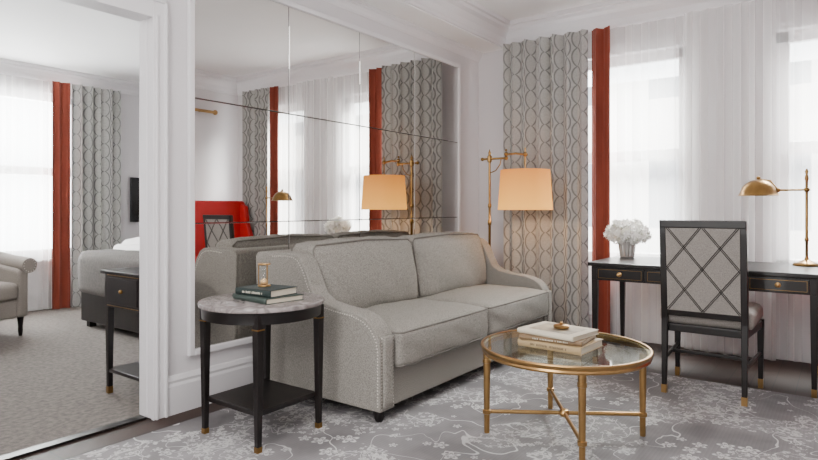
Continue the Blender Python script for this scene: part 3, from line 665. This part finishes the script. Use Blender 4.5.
for x in (q0+.02,q1-.02):
    for y in (r0+.02,r1-.02):
        lg=MB().taper(x,y,.004,.53,.026,.038).build('leg',M['dark'],t,bevel=.003); MB().taper(x,y,.004,.045,.0275,.028).build('brass_cap',M['brassd'],lg)
MB().box(q0+.01,q1-.01,r0+.01,r1-.01,.13,.15).build('shelf',M['dark'],t,bevel=.003)
t=thing('armchair','greige upholstered armchair with rolled arms in the bedroom by the sheer curtain','armchair',(1.76,5.95,.004),math.radians(14),local=True); bch=t
for s_ in (-1,1):
    xa=s_*.36; x0_,x1_=sorted((xa,xa-s_*.10))
    a=MB().prism([(-.36,.16),(.34,.16),(.36,.70),(.30,.70),(.10,.64),(-.15,.60),(-.30,.58),(-.36,.56)],'x',x0_,x1_); o=a.build('arm',M['cream'],t,bevel=.03,bseg=3)
    MB().tube([(s_*.35,-.38,.60),(s_*.35,-.15,.62),(s_*.35,.08,.655),(s_*.345,.24,.70),(s_*.33,.34,.74)],[.066,.066,.064,.058,.05],20).build('arm_roll',M['cream'],o,smooth='auto')
    nh=MB()
    for k in range(14): nh.dot((s_*.35+.052*math.cos(k*2*PI/14),-.3815,.60+.052*math.sin(k*2*PI/14)),.006,(0,-1,0))
    nh.build('nailhead_trim',M['nail'],o)
bkr=MB().prism([(.22,.16),(.38,.16),(.44,.74),(.40,.79),(.33,.77),(.27,.5)],'x',-.37,.37).build('backrest',M['cream'],t,bevel=.03,bseg=3)
for i in range(5):
    for z in (.55,.67): MB().ball((-.26+i*.13+(.03 if z>.6 else 0),.283+(z-.5)*.17,z),.012,8).build('tuft_button',M['cream'],bkr)
MB().box(-.27,.27,-.35,.28,.16,.32).build('seat_frame',M['cream'],t,bevel=.02)
MB().cushion(-.265,.265,-.38,.26,.32,.46,r=.04,bz=.02).build('seat_cushion',M['cream'],t,smooth=True)
for x in (-.31,.31):
    for y in (-.32,.33): MB().lathe([(.014,0),(.02,.05),(.018,.08),(.028,.16)],(x,y,0),14).build('leg',M['dark'],t,smooth='auto')
t=thing('television','black flat television on the bedroom wall right of the patterned curtain','television',(4.2,6.97,.93))
MB().box(3.78,4.72,6.925,6.955,.93,1.47).build('casing',M['black'],t,bevel=.005); MB().box(3.79,4.71,6.922,6.926,.94,1.46).build('screen',M['black'],t)
MB().box(4.1,4.4,6.955,6.998,1.1,1.3).build('wall_bracket',M['black'],t)
# ---------------------------------------------------------------- lights
def area(name,loc,target,sx,sy,power,col=(1,1,1)):
    l=bpy.data.lights.new(name,'AREA'); l.shape='RECTANGLE'; l.size=sx; l.size_y=sy; l.energy=power; l.color=col
    o=bpy.data.objects.new(name,l); C.objects.link(o); o.location=loc
    d=Vector(target)-Vector(loc); o.rotation_euler=d.to_track_quat('-Z','Y').to_euler(); return o
area('window_daylight',(XW+2.2,1.75,4.2),(XW,1.55,1.5),2.4,1.8,2500,(1,.985,.965))
area('window_daylight_2',(XW+2.2,-.1,4.2),(XW,-.1,1.5),2.4,1.8,2300,(1,.985,.965))
area('bedroom_daylight',(2.25,BY+.6,1.5),(2.25,0,1.4),2.4,2.1,520,(1,.985,.965))
area('camera_fill',(-1.2,.9,2.1),(3.2,1.7,.9),1.4,1.0,82,(1,.985,.965))  # added fill from behind the camera, no real fixture there
area('ceiling_fill',(1.0,1.0,2.75),(1.0,1.0,0),1.6,1.6,40,(1,.985,.965))  # unseen fill added under the ceiling to soften the room light
area('upward_fill',(-.6,1.2,.35),(.6,1.2,2.8),1.2,1.2,40,(1,.985,.965))  # invisible fill added near the floor, aimed up to brighten the ceiling
area('bedroom_fill',(.6,4.6,2.5),(1.8,4.8,0),1.2,1.2,28,(1,.98,.965))  # overhead fill added out of view to brighten the bedroom
l=bpy.data.lights.new('lamp_glow','POINT'); l.energy=9; l.color=(1,.62,.3); l.shadow_soft_size=.04; o=bpy.data.objects.new('lamp_glow',l); C.objects.link(o); o.location=(fx,sy2,1.18)
w=bpy.data.worlds.new('world'); bpy.context.scene.world=w; w.use_nodes=True; nt=w.node_tree; bgn=nt.nodes['Background']
bgn.inputs[0].default_value=(.97,.975,1,1); bgn.inputs[1].default_value=10
# ---------------------------------------------------------------- camera
cd=bpy.data.cameras.new('camera'); cam=bpy.data.objects.new('camera',cd); C.objects.link(cam); bpy.context.scene.camera=cam
cam.location=(0,0,1.1); cam.rotation_euler=(PI/2,0,math.radians(36.3-90)); cd.sensor_width=36; cd.lens=594/818*36; cd.shift_y=-22/818; cd.clip_start=.02
for o in bpy.data.objects:
    if '_local' in o: del o['_local']
